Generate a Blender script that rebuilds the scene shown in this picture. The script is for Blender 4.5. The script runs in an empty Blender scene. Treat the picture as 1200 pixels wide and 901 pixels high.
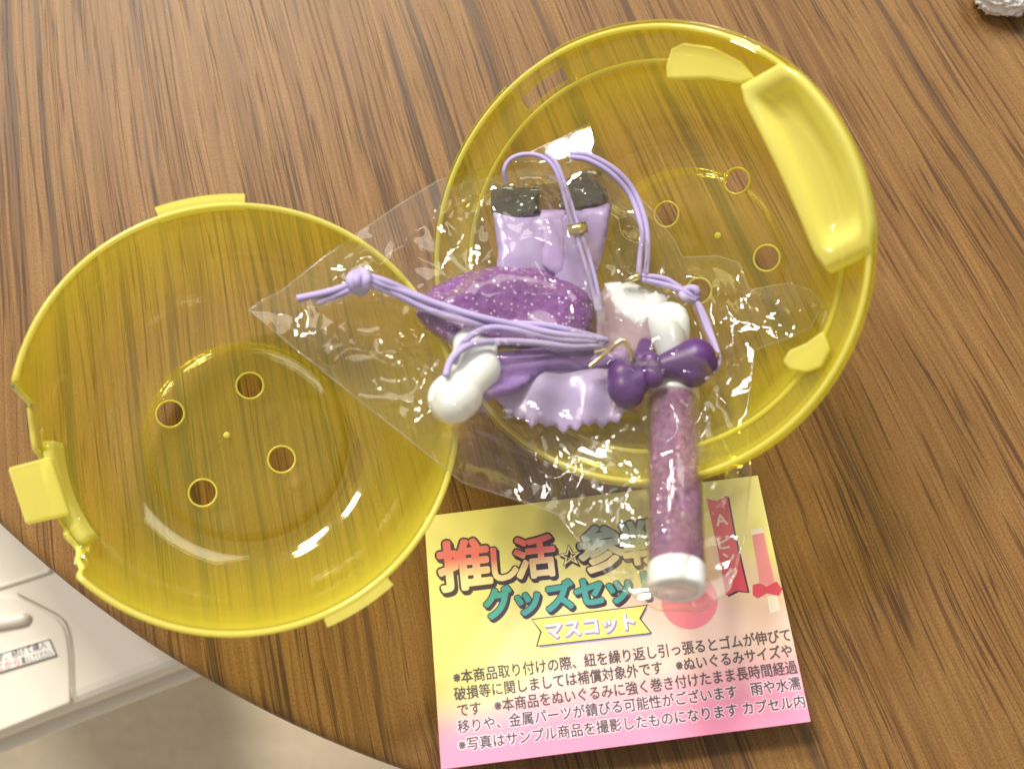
import bpy, bmesh, math, random
import numpy as np
from mathutils import Vector, noise, geometry
from mathutils.bvhtree import BVHTree
random.seed(4)
MM = 0.001
scene = bpy.context.scene
COL = scene.collection

# ------------------------------------------------------------------ camera
F = 1400.0; TH = math.radians(14); D = 195.0           # focal length in px of a 1200 px wide frame; distances in mm
CAM = np.array([0, -D*math.sin(TH), D*math.cos(TH)])
_X = np.array([1.0, 0, 0]); _U = np.array([0, math.cos(TH), math.sin(TH)]); _F = np.array([0, math.sin(TH), -math.cos(TH)])
cam_d = bpy.data.cameras.new('camera'); cam = bpy.data.objects.new('camera', cam_d); COL.objects.link(cam)
cam.location = CAM*MM; cam.rotation_euler = (TH, 0, 0)
cam_d.lens = 42; cam_d.sensor_width = 36; cam_d.clip_start = 0.005; cam_d.clip_end = 20
cam_d.dof.use_dof = True; cam_d.dof.focus_distance = 0.192; cam_d.dof.aperture_fstop = 16.5
scene.camera = cam

# ------------------------------------------------------------------ world, lamps, exposure
w = bpy.data.worlds.new('World'); scene.world = w; w.use_nodes = True
w.node_tree.nodes['Background'].inputs[0].default_value = (1.0, 0.93, 0.84, 1)
w.node_tree.nodes['Background'].inputs[1].default_value = 0.47
def lamp(name, loc, target, sx, sy, power, col=(1, .95, .87), spin=0):
    l = bpy.data.lights.new(name, 'AREA'); l.shape = 'RECTANGLE'; l.size = sx; l.size_y = sy
    l.energy = power; l.color = col
    o = bpy.data.objects.new(name, l); COL.objects.link(o)
    o.location = loc
    d = Vector(target)-Vector(loc)
    q = d.to_track_quat('-Z', 'Y'); o.rotation_euler = (q.to_matrix() @ __import__('mathutils').Matrix.Rotation(spin, 3, 'Z')).to_euler()
    return o
lamp('ceiling_lamp', (-0.60, 1.55, 1.5), (0, 0, 0), 0.26, 0.16, 26, spin=.3)
lamp('ceiling_lamp', (-0.45, 1.05, 1.5), (0, 0, 0), 0.26, 0.17, 18, spin=.3)
lamp('ceiling_lamp', (-0.92, 0.88, 1.5), (0, 0, 0), 0.26, 0.16, 22, spin=.3)
lamp('film_glare_fill', (0.9, 1.7, 2.1), (0, 0, 0), 1.3, 1.0, 22, (1, .96, .9))  # added soft lamp, no real fixture: gives the film broad bright facets
scene.view_settings.view_transform = 'Standard'; scene.view_settings.look = 'None'
scene.view_settings.exposure = -0.03; scene.view_settings.gamma = 1.0; scene.view_settings.use_curve_mapping = False
scene.cycles.transparent_max_bounces = 32; scene.cycles.max_bounces = 12
scene.cycles.use_denoising = True
scene.cycles.caustics_reflective = False; scene.cycles.caustics_refractive = False

# ------------------------------------------------------------------ helpers
def P(px, py, z=0.0):
    """world point in mm where the sight line through a photo pixel meets height z"""
    d = _F + _X*(px-600)/F - _U*(py-450.5)/F
    return CAM + d*((z-CAM[2])/d[2])
def on_plane(px, py, p0, n):
    d = _F + _X*(px-600)/F - _U*(py-450.5)/F
    return CAM + d*(np.dot(p0-CAM, n)/np.dot(d, n))
def mesh_obj(name, verts, faces, mat, parent=None, smooth=True, uv=None):
    me = bpy.data.meshes.new(name)
    me.from_pydata([tuple(float(c)*MM for c in v) for v in verts], [], [tuple(int(i) for i in f) for f in faces])
    if smooth: me.polygons.foreach_set('use_smooth', [True]*len(me.polygons))
    if uv is not None:
        l = me.uv_layers.new(name='UVMap')
        for i, lp in enumerate(me.loops): l.data[i].uv = uv[lp.vertex_index]
    me.materials.append(mat); me.update()
    o = bpy.data.objects.new(name, me); COL.objects.link(o)
    if parent: o.parent = parent
    return o
def bm_obj(name, bm, mat, parent=None, smooth=True):
    bmesh.ops.recalc_face_normals(bm, faces=bm.faces)
    v = [x.co[:] for x in bm.verts]; bm.verts.index_update()
    f = [[x.index for x in q.verts] for q in bm.faces]
    bm.free(); return mesh_obj(name, v, f, mat, parent, smooth)
def bake(o, mods):
    """apply modifiers on an object through the depsgraph"""
    for typ, props in mods:
        m = o.modifiers.new(typ.lower(), typ)
        for k, val in props.items(): setattr(m, k, val)
    dg = bpy.context.evaluated_depsgraph_get(); dg.update()
    me = bpy.data.meshes.new_from_object(o.evaluated_get(dg))
    old = o.data; o.modifiers.clear(); o.data = me; me.name = o.name
    bpy.data.meshes.remove(old); return o
def thing(name, label, cat, group=None, loc=(0, 0, 0)):
    o = bpy.data.objects.new(name, None); o.empty_display_size = .01; COL.objects.link(o)
    o['label'] = label; o['category'] = cat
    if group: o['group'] = group
    return o
def tag(o, label, cat, group=None):
    o['label'] = label; o['category'] = cat
    if group: o['group'] = group
    return o
def catmull(pts, n=10):
    pts = [np.array(p, float) for p in pts]; pts = [2*pts[0]-pts[1]]+pts+[2*pts[-1]-pts[-2]]
    out = []
    for i in range(1, len(pts)-2):
        a, b, c, d = pts[i-1:i+3]
        for k in range(n):
            t = k/n
            out.append(.5*((2*b)+(-a+c)*t+(2*a-5*b+4*c-d)*t*t+(-a+3*b-3*c+d)*t**3))
    out.append(pts[-2]); return out
def tube_data(path, rad, seg=10, caps=True):
    path = [np.array(p, float) for p in path]; V = []; Fc = []
    up = np.array([0.13, .21, 1.0])
    for i, p in enumerate(path):
        t = path[min(i+1, len(path)-1)]-path[max(i-1, 0)]; t = t/(np.linalg.norm(t)+1e-9)
        a = np.cross(t, up); a /= np.linalg.norm(a)+1e-9; b = np.cross(t, a)
        r = rad(i/(len(path)-1)) if callable(rad) else rad
        for k in range(seg):
            g = 2*math.pi*k/seg; V.append(p+r*(math.cos(g)*a+math.sin(g)*b))
    for i in range(len(path)-1):
        for k in range(seg):
            k2 = (k+1) % seg
            Fc.append((i*seg+k, i*seg+k2, (i+1)*seg+k2, (i+1)*seg+k))
    if caps:
        n = len(path)
        Fc.append(tuple(range(seg-1, -1, -1))); Fc.append(tuple((n-1)*seg+k for k in range(seg)))
    return V, Fc
def join(parts):
    V = []; Fc = []
    for v, f in parts:
        o = len(V); V += list(v); Fc += [tuple(i+o for i in q) for q in f]
    return V, Fc
def lathe_data(prof, A, B, seg=40):
    """prof: (t along A->B in mm, radius); closed at the ends"""
    A = np.array(A, float); B = np.array(B, float); t = (B-A)/np.linalg.norm(B-A)
    a = np.cross(t, [0, 0.3, 1.0]); a /= np.linalg.norm(a); b = np.cross(t, a)
    V = []; Fc = []
    for s, r in prof:
        for k in range(seg):
            g = 2*math.pi*k/seg; V.append(A+t*s+max(r, 1e-3)*(math.cos(g)*a+math.sin(g)*b))
    for i in range(len(prof)-1):
        for k in range(seg):
            k2 = (k+1) % seg; Fc.append((i*seg+k, i*seg+k2, (i+1)*seg+k2, (i+1)*seg+k))
    n = len(prof); Fc.append(tuple(range(seg-1, -1, -1))); Fc.append(tuple((n-1)*seg+k for k in range(seg)))
    return V, Fc

# ------------------------------------------------------------------ node helpers
class NT:
    def __init__(s, name):
        s.m = bpy.data.materials.new(name); s.m.use_nodes = True; s.t = s.m.node_tree; s.t.nodes.clear()
        s.out = s.t.nodes.new('ShaderNodeOutputMaterial')
    def n(s, typ, ins=None, **kw):
        x = s.t.nodes.new(typ)
        for k, v in kw.items(): setattr(x, k, v)
        for k, v in (ins or {}).items():
            if isinstance(v, bpy.types.NodeSocket): s.t.links.new(v, x.inputs[k])
            else: x.inputs[k].default_value = v
        return x
    def math(s, op, a, b=0.0, c=None):
        i = {0: a, 1: b}
        if c is not None: i[2] = c
        return s.n('ShaderNodeMath', i, operation=op).outputs[0]
    def mix(s, f, a, b, mode='MIX'):
        x = s.n('ShaderNodeMix', data_type='RGBA', blend_type=mode); x.clamp_factor = True
        for k, v in ((0, f), (6, a), (7, b)):
            if isinstance(v, bpy.types.NodeSocket): s.t.links.new(v, x.inputs[k])
            else: x.inputs[k].default_value = v if k == 0 else (*v, 1) if len(v) == 3 else v
        return x.outputs[2]
    def ramp(s, f, stops):
        r = s.n('ShaderNodeValToRGB', {0: f}); e = r.color_ramp.elements
        while len(e) < len(stops): e.new(.5)
        for q, (p, c) in zip(e, stops):
            q.position = p; q.color = (c, c, c, 1) if not hasattr(c, '__len__') else (*c, 1)
        return r.outputs[0]
    def noise(s, vec, scale, detail=3, rough=.5, dist=0):
        return s.n('ShaderNodeTexNoise', {'Vector': vec, 'Scale': scale, 'Detail': detail, 'Roughness': rough, 'Distortion': dist}).outputs[0]
    def done(s, sh):
        s.t.links.new(sh, s.out.inputs[0]); return s.m
def principled(name, col, rough=.4, **kw):
    t = NT(name); b = t.n('ShaderNodeBsdfPrincipled', {'Base Color': (*col, 1), 'Roughness': rough})
    for k, v in kw.items(): b.inputs[k.replace('_', ' ')].default_value = v
    co = t.n('ShaderNodeTexCoord').outputs['Object']
    nz = t.noise(co, 900, 2)
    t.t.links.new(t.math('MULTIPLY_ADD', nz, .12, rough-.06), b.inputs['Roughness'])
    bp = t.n('ShaderNodeBump', {'Strength': .05, 'Distance': .00003, 'Height': nz}).outputs[0]
    t.t.links.new(bp, b.inputs['Normal'])
    return t.done(b.outputs[0])
def thin_plastic(name, tint, scat, f_scat, rough=.06, ior=1.5, bump=0.0):
    t = NT(name)
    # light crosses more plastic at a slant: path length 1/cos sets tint and milkiness
    ge = t.n('ShaderNodeNewGeometry')
    dt = t.n('ShaderNodeVectorMath', {0: ge.outputs['Normal'], 1: ge.outputs['Incoming']}, operation='DOT_PRODUCT').outputs['Value']
    path = t.math('DIVIDE', 1.0, t.math('MAXIMUM', t.math('ABSOLUTE', dt), .17))
    tc = t.n('ShaderNodeCombineColor', {i: t.math('POWER', c_, path) for i, c_ in enumerate(tint)}).outputs[0]
    tr = t.n('ShaderNodeBsdfTransparent', {0: tc}).outputs[0]
    f_scat = t.math('SUBTRACT', 1.0, t.math('POWER', 1-f_scat, path))
    di = t.n('ShaderNodeBsdfDiffuse', {0: (*scat, 1)}).outputs[0]
    tl = t.n('ShaderNodeBsdfTranslucent', {0: (*scat, 1)}).outputs[0]
    s1 = t.n('ShaderNodeMixShader', {0: .32, 1: di, 2: tl}).outputs[0]
    s2 = t.n('ShaderNodeMixShader', {0: f_scat, 1: tr, 2: s1}).outputs[0]
    co = t.n('ShaderNodeTexCoord').outputs['Object']
    nz = t.noise(co, 260, 2)
    gl = t.n('ShaderNodeBsdfGlossy', {0: (1, 1, 1, 1), 'Roughness': rough})
    bf = t.n('ShaderNodeNewGeometry').outputs['Backfacing']
    fr = t.n('ShaderNodeFresnel', {0: t.math('MULTIPLY_ADD', bf, 1/ior-ior, ior)})
    if bump:
        bp = t.n('ShaderNodeBump', {'Strength': bump, 'Distance': .0003, 'Height': nz}).outputs[0]
        t.t.links.new(bp, gl.inputs['Normal']); t.t.links.new(bp, fr.inputs['Normal'])
    return t.done(t.n('ShaderNodeMixShader', {0: fr.outputs[0], 1: s2, 2: gl.outputs[0]}).outputs[0])

# ------------------------------------------------------------------ materials
def wood_material():
    t = NT('wood_grain_laminate')
    co = t.n('ShaderNodeTexCoord').outputs['Object']
    sp = t.n('ShaderNodeSeparateXYZ', {0: co}); x, y = sp.outputs[0], sp.outputs[1]
    # grain fans out slightly from a far point: (angle, radius) coordinates
    ox, oy = -0.170, 0.557
    dx = t.math('SUBTRACT', x, ox); dy = t.math('SUBTRACT', oy, y)
    ang = t.math('ARCTAN2', dx, dy); rad = t.math('SQRT', t.math('ADD', t.math('MULTIPLY', dx, dx), t.math('MULTIPLY', dy, dy)))
    u = t.math('MULTIPLY', ang, 590.0); v = t.math('MULTIPLY', rad, 1000.0)       # mm
    wob = t.noise(t.n('ShaderNodeCombineXYZ', {0: t.math('MULTIPLY', u, .03), 1: t.math('MULTIPLY', v, .012)}).outputs[0], 1.0, 2)
    u = t.math('ADD', u, t.math('MULTIPLY_ADD', wob, 5.0, -2.5))
    def st(su, sv, off=0.0):
        return t.n('ShaderNodeCombineXYZ', {0: t.math('MULTIPLY_ADD', u, su, off), 1: t.math('MULTIPLY', v, sv), 2: off}).outputs[0]
    broad = t.noise(st(.10, .006), 1, 3, .55)
    mid = t.noise(st(.8, .014, 3.1), 1, 4, .6)
    fine = t.noise(st(2.6, .05, 7.7), 1, 3, .65)
    col = t.ramp(broad, [(.30, (.14, .067, .021)), (.5, (.21, .106, .032)), (.72, (.27, .143, .045))])
    col = t.mix(t.ramp(mid, [(.38, 0.0), (.66, .75)]), col, (.31, .170, .056))
    col = t.mix(t.ramp(fine, [(.46, 0.0), (.72, .55)]), col, (.13, .055, .022))
    # broad grey-brown streak bands
    band = t.noise(st(.27, .0045, 13.3), 1, 3, .6)
    col = t.mix(t.ramp(band, [(.60, 0.0), (.62, .62), (.72, .75)]), col, (.070, .044, .026))
    # short dark pores
    pore = t.noise(st(1.35, .035, 21.0), 1, 2, .5)
    pm = t.ramp(pore, [(.625, 0.0), (.66, 1.0)])
    thin = t.noise(st(.75, .011, 33.0), 1, 2, .5)
    tm = t.ramp(t.math('ABSOLUTE', t.math('SUBTRACT', thin, .5)), [(.008, 1.0), (.024, .0)])
    brk = t.ramp(t.noise(st(.3, .03, 40.0), 1, 2), [(.42, 0.0), (.52, 1.0)])
    dark = t.math('MAXIMUM', t.math('MULTIPLY', pm, .62), t.math('MULTIPLY', t.math('MULTIPLY', tm, brk), .78))
    col = t.mix(dark, col, (.055, .027, .014))
    grit = t.noise(st(1.2, .9, 51.0), 3, 3, .7)
    col = t.mix(t.ramp(grit, [(.40, .45), (.52, 0.0)]), col, (.10, .05, .025))
    h = t.math('SUBTRACT', t.math('MULTIPLY_ADD', fine, .55, t.math('MULTIPLY', mid, .25)), t.math('MULTIPLY', dark, .4))
    h = t.math('ADD', h, t.math('MULTIPLY', grit, .25))
    bp = t.n('ShaderNodeBump', {'Strength': .5, 'Distance': .00016, 'Height': h}).outputs[0]
    rg = t.math('MULTIPLY_ADD', grit, .22, .30)
    b = t.n('ShaderNodeBsdfPrincipled', {'Base Color': col, 'Roughness': rg, 'Normal': bp, 'Specular IOR Level': .22})
    return t.done(b.outputs[0])
M_wood = wood_material()
M_yel = thin_plastic('yellow_translucent_plastic', (.997, .986, .76), (.99, .93, .12), .074, .06, 1.42)
M_yel_thick = thin_plastic('yellow_milky_plastic', (.99, .965, .58), (.99, .955, .26), .46, .14, 1.42)
M_film = thin_plastic('clear_cellophane', (.975, .97, .95), (.97, .96, .94), .014, .035, 1.52, .015)
M_seam = thin_plastic('cellophane_seam', (.96, .95, .9), (.95, .93, .88), .10, .05, 1.5)
M_white = principled('white_plastic', (.90, .89, .87), .22, Subsurface_Weight=.2)
M_bow = principled('dark_purple_rubber', (.085, .022, .15), .4)
M_cord = principled('lilac_elastic_cord', (.43, .36, .62), .75)
M_gold = principled('pale_gold_metal', (.78, .66, .36), .2, Metallic=1.0)
M_satin = thin_plastic('lilac_satin', (.75, .62, .85), (.62, .50, .86), .78, .25, 1.45)
M_frill = thin_plastic('pale_lilac_frill', (.85, .75, .9), (.70, .60, .92), .72, .25, 1.45)
M_pink = thin_plastic('pale_pink_lilac_sheet', (.9, .8, .86), (.74, .56, .66), .6, .3, 1.45)
M_foil = thin_plastic('dark_olive_foil', (.50, .50, .33), (.17, .18, .10), .25, .04, 2.3)
def glitter(name, base, deep, scale, alpha):
    t = NT(name); co = t.n('ShaderNodeTexCoord').outputs['Object']
    vo = t.n('ShaderNodeTexVoronoi', {'Vector': co, 'Scale': scale}); vc = vo.outputs['Color']
    r = t.n('ShaderNodeSeparateColor', {0: vc})
    spark = t.ramp(r.outputs[0], [(.70, 0.0), (.74, 1.0)])
    cen = t.ramp(vo.outputs['Distance'], [(.28, 1.0), (.42, 0.0)])
    spark = t.math('MULTIPLY', spark, cen)
    blot = t.noise(co, 1100, 3)
    col = t.mix(t.ramp(blot, [(.25, 0.0), (.75, 1.0)]), deep, base)
    fc = t.ramp(r.outputs[1], [(0, (.95, .55, .80)), (.4, (.95, .85, .95)), (.7, (.7, .45, .95)), (1, (.75, .95, .9))])
    nrm = t.n('ShaderNodeNormalMap', {'Strength': .7, 'Color': vc}, space='OBJECT').outputs[0]
    fl = t.n('ShaderNodeBsdfPrincipled', {'Base Color': fc, 'Metallic': .6, 'Roughness': .25})
    bd = t.n('ShaderNodeBsdfPrincipled', {'Base Color': col, 'Roughness': .12, 'Coat Weight': .6, 'Coat Roughness': .04})
    s = t.n('ShaderNodeMixShader', {0: spark, 1: bd.outputs[0], 2: fl.outputs[0]}).outputs[0]
    tr = t.n('ShaderNodeBsdfTransparent', {0: (.86, .60, .80, 1)}).outputs[0]
    return t.done(t.n('ShaderNodeMixShader', {0: alpha, 1: tr, 2: s}).outputs[0])
M_glit = glitter('magenta_glitter_resin', (.30, .12, .38), (.14, .04, .20), 2000, .9)
M_tube = glitter('purple_glitter_tube', (.50, .26, .48), (.20, .07, .22), 1350, .56)

# ------------------------------------------------------------------ table, machine, floor
TC = np.array([44.27, 121.87]); TR = 191.86
def build_table():
    prof = [(0.001, -22), (TR-6, -22), (TR-1.2, -20), (TR, -17), (TR, -2.2), (TR-.35, -.9), (TR-1.1, -.25), (TR-2.4, 0), (0.001, 0)]
    V = []; Fc = []; N = 256
    for r, z in prof:
        for k in range(N):
            g = 2*math.pi*k/N; V.append((TC[0]+r*math.cos(g), TC[1]+r*math.sin(g), z))
    for i in range(len(prof)-1):
        for k in range(N):
            k2 = (k+1) % N; Fc.append((i*N+k, i*N+k2, (i+1)*N+k2, (i+1)*N+k))
    root = thing('round_table', 'round brown wood grain table under the capsule halves and paper leaflet', 'table')
    o = mesh_obj('tabletop', V, Fc, M_wood, root)
    leg = lathe_data([(0, 40), (2, 45), (200, 30), (408, 30)], (TC[0], TC[1], -430), (TC[0], TC[1], -21))
    mesh_obj('pedestal', *leg, M_wood, root)
build_table()
FLOOR_Z = -430
def floor_material():
    t = NT('greige_floor'); co = t.n('ShaderNodeTexCoord').outputs['Object']
    mp = t.n('ShaderNodeMapping', {'Vector': co, 'Rotation': (0, 0, -.42), 'Scale': (6, 40, 1)}).outputs[0]
    a = t.noise(mp, 1.2, 5, .6); b = t.noise(co, 300, 3, .7)
    col = t.ramp(a, [(.3, (.68, .55, .38)), (.7, (.82, .69, .50))])
    col = t.mix(t.ramp(b, [(.3, .25), (.6, 0.0)]), col, (.20, .17, .14))
    bs = t.n('ShaderNodeBsdfPrincipled', {'Base Color': col, 'Roughness': .45})
    return t.done(bs.outputs[0])
fl = mesh_obj('floor', [(-3000, -3000, FLOOR_Z), (3000, -3000, FLOOR_Z), (3000, 3000, FLOOR_Z), (-3000, 3000, FLOOR_Z)], [(0, 1, 2, 3)], floor_material(), smooth=False)
fl['kind'] = 'structure'

# white capsule machine standing on the floor beside the table
MZ = -48.0
M_mach = principled('white_machine_plastic', (.76, .70, .60), .3)
M_dark = principled('dark_gap', (.03, .028, .025), .7)
M_ink = principled('black_print', (.03, .028, .03), .6)
M_red = principled('red_print', (.60, .05, .05), .6)
M_label = principled('sticker_paper', (.78, .76, .70), .5)
def frame_on(pxA, pxB, z):
    a = P(*pxA, z); b = P(*pxB, z); u = (b-a)/np.linalg.norm(b-a); v = np.array([-u[1], u[0], 0]); return a, u, v
def box_data(a, u, v, x0, x1, y0, y1, z0, z1):
    c = [a+u*x+v*y for x, y in ((x0, y0), (x1, y0), (x1, y1), (x0, y1))]
    V = [np.array([p[0], p[1], z0]) for p in c]+[np.array([p[0], p[1], z1]) for p in c]
    return V, [(3, 2, 1, 0), (4, 5, 6, 7), (0, 1, 5, 4), (1, 2, 6, 5), (2, 3, 7, 6), (3, 0, 4, 7)]
mroot = thing('capsule_machine', 'white capsule vending machine below the table edge with a notice sticker', 'vending machine')
ma, mu, mv = frame_on((0, 862), (213, 780), MZ)
o = mesh_obj('body', *box_data(ma, mu, mv, -130, 60, 0, 190, MZ-9, MZ), M_mach, mroot, smooth=False)
bake(o, [('BEVEL', dict(width=.003, segments=4))])
o = mesh_obj('base_trim', *box_data(ma, mu, mv, -100, 62, -2.2, 192, MZ-11, MZ-8), M_mach, mroot, smooth=False)
bake(o, [('BEVEL', dict(width=.0015, segments=3))])
o = mesh_obj('foot', *box_data(ma, mu, mv, -160, -20, 150, 300, FLOOR_Z, MZ-9.5), M_dark, mroot, smooth=False)
# curved lid panel with its seam, sitting slightly proud of the body
seam = [(20, 695), (55, 713), (70, 722), (78, 733), (82, 750), (84, 773), (85, 800), (86, 822)]
sp_ = [P(x, y, MZ+.6) for x, y in seam]
mesh_obj('panel_seam', *tube_data(catmull(sp_, 8), .11, 8), principled('grey_seam', (.30, .25, .20), .6), mroot)
pan = [P(x, y, MZ+.5) for x, y in [(-80, 690), (-10, 697), (20, 698), (52, 716), (67, 725), (75, 735), (79, 750), (81, 773), (82, 800), (82, 823), (0, 856), (-80, 885)]]
V = [np.array(p)*1 for p in pan]+[np.array(p)-[0, 0, 3] for p in pan]; n = len(pan)
o = mesh_obj('lid_panel', V, [tuple(range(n))[::-1], tuple(range(n, 2*n))]+[(i, (i+1) % n, n+(i+1) % n, n+i) for i in range(n)], M_mach, mroot, smooth=False)
bake(o, [('BEVEL', dict(width=.0004, segments=2))])
# raised rounded grip on the panel
gr = [P(x, y, MZ+1.0) for x, y in [(-60, 741), (-20, 733), (20, 726), (36, 722)]]
mesh_obj('grip_ridge', *tube_data(catmull(gr, 8), lambda t: 1.2*math.sqrt(max(.02, 1-max(0, (t-.75)/.25)**2)), 14), M_mach, mroot)
gr = [P(x, y, MZ+.2) for x, y in [(-60, 702), (-10, 690), (30, 678), (60, 668)]]
mesh_obj('step_ridge', *tube_data(catmull(gr, 8), .5, 12), M_mach, mroot)

# ------------------------------------------------------------------ text
def text_polys(s, size=1.0, offset=0.0):
    c = bpy.data.curves.new('t', 'FONT'); c.body = s; c.size = size; c.offset = offset; c.resolution_u = 3
    o = bpy.data.objects.new('t', c); COL.objects.link(o)
    dg = bpy.context.evaluated_depsgraph_get(); dg.update()
    me = bpy.data.meshes.new_from_object(o.evaluated_get(dg))
    V = [tuple(v.co) for v in me.vertices]; Fc = [tuple(p.vertices) for p in me.polygons]
    bpy.data.objects.remove(o); bpy.data.curves.remove(c); bpy.data.meshes.remove(me)
    return V, Fc
class Print:
    """a printed plane: p0 + normal, photo pixels land on it"""
    def __init__(s, p0, n): s.p0 = p0; s.n = n/np.linalg.norm(n)
    def at(s, px, py, lift=0.0): return on_plane(px, py, s.p0, s.n)+s.n*lift
    def line(s, name, txt, A, B, hpx, mat, parent, lift=.03, offset=0.0, shift=(0, 0), slant=0.0, fit=True, uvf=None):
        """txt from pixel A to pixel B along its baseline; hpx = em height in pixels"""
        V, Fc = text_polys(txt, 1.0, 0.0)
        if not V: return None
        a = s.at(A[0]+shift[0], A[1]+shift[1]); b = s.at(B[0]+shift[0], B[1]+shift[1]); L = np.linalg.norm(b-a)
        u = (b-a)/L; v = np.cross(s.n, u)
        xs = [q[0] for q in V]; x0, x1 = min(xs), max(xs)
        mm = np.linalg.norm(s.at(A[0], A[1]-10)-s.at(A[0], A[1]))/10
        sy = hpx*mm; sx = L/(x1-x0)
        W = []; uv = []; Fa = []
        # heavier strokes: the same outline laid down several times round a small circle
        ks = [(0, 0)]+([(math.cos(g), math.sin(g)) for g in np.linspace(0, 2*math.pi, 13)[:-1]] if offset > .012 else [])
        for i, (cx_, cy_) in enumerate(ks):
            o_ = len(W)
            W += [a+u*((q[0]-x0)*sx+cx_*offset*sy)+v*((q[1]+cy_*offset)*sy)+s.n*(lift+.0004*i) for q in V]
            uv += [(0, q[1]) for q in V]; Fa += [tuple(k+o_ for k in f) for f in Fc]
        Fc = Fa
        return mesh_obj(name, W, Fc, mat, parent, smooth=False, uv=uv)
    def poly(s, name, pts, mat, parent, lift=.02, thick=.0):
        W = [s.at(x, y, lift) for x, y in pts]
        return mesh_obj(name, W, [tuple(range(len(W)))], mat, parent, smooth=False)
# sticker on the machine
sk = Print(P(0, 760, MZ+.9), np.array([0, 0, 1.0]))
st = thing('notice_sticker', 'white notice sticker with black frame and red print on the machine lid', 'sticker')
pa = [(-60, 789), (-60, 812), (66, 767), (58, 748)]
p_out = [sk.at(x, y, 0) for x, y in [(-62, 783), (-62, 806), (67, 768), (58, 748)]]
W = p_out+[p-np.array([0, 0, .45]) for p in p_out]
mesh_obj('sticker_sheet', W, [(0, 1, 2, 3), (7, 6, 5, 4)]+[(i, (i+1) % 4, 4+(i+1) % 4, 4+i) for i in range(4)], M_label, st, smooth=False)
bp_ = [sk.at(x, y, .06) for x, y in [(-60, 784.2), (58, 749), (66, 767.5), (-60, 805)]]
mesh_obj('border_line', *join([tube_data([bp_[i], bp_[(i+1) % 4]], .08, 6) for i in range(4)]), M_ink, st)
sk.line('black_lettering', '対象品となります。続けて購入', (-60, 794), (55, 758), 10.5, M_ink, st, .05)
sk.line('red_lettering', 'してから', (-12, 789), (24, 778), 10, M_red, st, .05)
sk.line('black_lettering', '購入してください。', (26, 777.5), (62, 767), 9.5, M_ink, st, .05)

# ------------------------------------------------------------------ paper leaflet
cTL, cTR, cBL = P(497, 605, .5), P(888, 557, .5), P(517, 901, 5.0)
cn = np.cross(cTR-cTL, cTL-cBL); cn /= np.linalg.norm(cn)
if cn[2] < 0: cn = -cn
CARD = Print(cTL, cn)
cBR = CARD.at(950, 845)
def leaflet_material():
    t = NT('leaflet_print'); uv = t.n('ShaderNodeUVMap', uv_map='UVMap').outputs[0]
    sp = t.n('ShaderNodeSeparateXYZ', {0: uv}); u, v = sp.outputs[0], sp.outputs[1]
    wv = t.noise(uv, 2.2, 2)
    d = t.math('ADD', t.math('MULTIPLY_ADD', u, .95, v), t.math('MULTIPLY_ADD', wv, .25, -.125))
    col = t.mix(t.ramp(d, [(.90, 0.0), (1.08, 1.0)]), (.80, .74, .31), (.84, .62, .54))
    col = t.mix(t.ramp(t.math('SUBTRACT', u, t.math('MULTIPLY', v, 1.1)), [(.50, 0.0), (.60, 1.0)]), col, (.83, .77, .33))
    e = t.math('ADD', t.math('MULTIPLY_ADD', u, .02, v), t.math('MULTIPLY_ADD', wv, .12, -.06))
    col = t.mix(t.ramp(e, [(.73, 0.0), (.85, .75), (.92, 1.0)]), col, (.80, .29, .45))
    b = t.n('ShaderNodeBsdfPrincipled', {'Base Color': col, 'Roughness': .32})
    return t.done(b.outputs[0])
croot = thing('paper_leaflet', 'yellow and pink printed paper leaflet with Japanese lettering lying under the penlight toy', 'leaflet')
def leaf():
    nu, nv = 24, 18; V = []; uv = []; Fc = []
    for s_ in (0, -.12):
        for j in range(nv+1):
            for i in range(nu+1):
                a, b = i/nu, j/nv
                p = (cTL*(1-a)+cTR*a)*(1-b)+(cBL*(1-a)+cBR*a)*b
                V.append(p+cn*s_); uv.append((a, b))
    n1 = (nu+1)*(nv+1)
    for j in range(nv):
        for i in range(nu):
            q = (j*(nu+1)+i, (j+1)*(nu+1)+i, (j+1)*(nu+1)+i+1, j*(nu+1)+i+1)
            Fc.append(q); Fc.append(tuple(n1+k for k in q[::-1]))
    ring = [i for i in range(nu)]+[nu+j*(nu+1) for j in range(nv)]+[nv*(nu+1)+nu-i for i in range(nu)]+[(nv-j)*(nu+1) for j in range(nv)]
    for k in range(len(ring)):
        a, b = ring[k], ring[(k+1) % len(ring)]; Fc.append((a, b, b+n1, a+n1))
    return mesh_obj('sheet', V, Fc, leaflet_material(), croot, smooth=False, uv=uv)
leaf()
def ink(name, c, rough=.4): return principled(name, c, rough)
I_dark = ink('violet_black_print', (.045, .025, .06)); I_teal = ink('teal_print', (.06, .36, .35)); I_blue = ink('blue_grey_print', (.33, .45, .53))
I_cream = ink('cream_print', (.86, .74, .42)); I_rib = ink('yellow_ribbon_print', (.86, .76, .20)); I_lil = ink('pale_lilac_print', (.78, .70, .82))
I_crim = ink('crimson_ribbon_print', (.70, .07, .15)); I_pinkw = ink('pink_white_print', (.85, .66, .66)); I_rose = ink('rose_circle_print', (.84, .24, .32))
I_grey = ink('grey_text_print', (.09, .07, .08)); I_pale = ink('pale_text_print', (.62, .60, .45)); I_halo = ink('pink_halo_print', (.88, .62, .70)); I_viol = ink('violet_edge_print', (.33, .26, .48))
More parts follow.
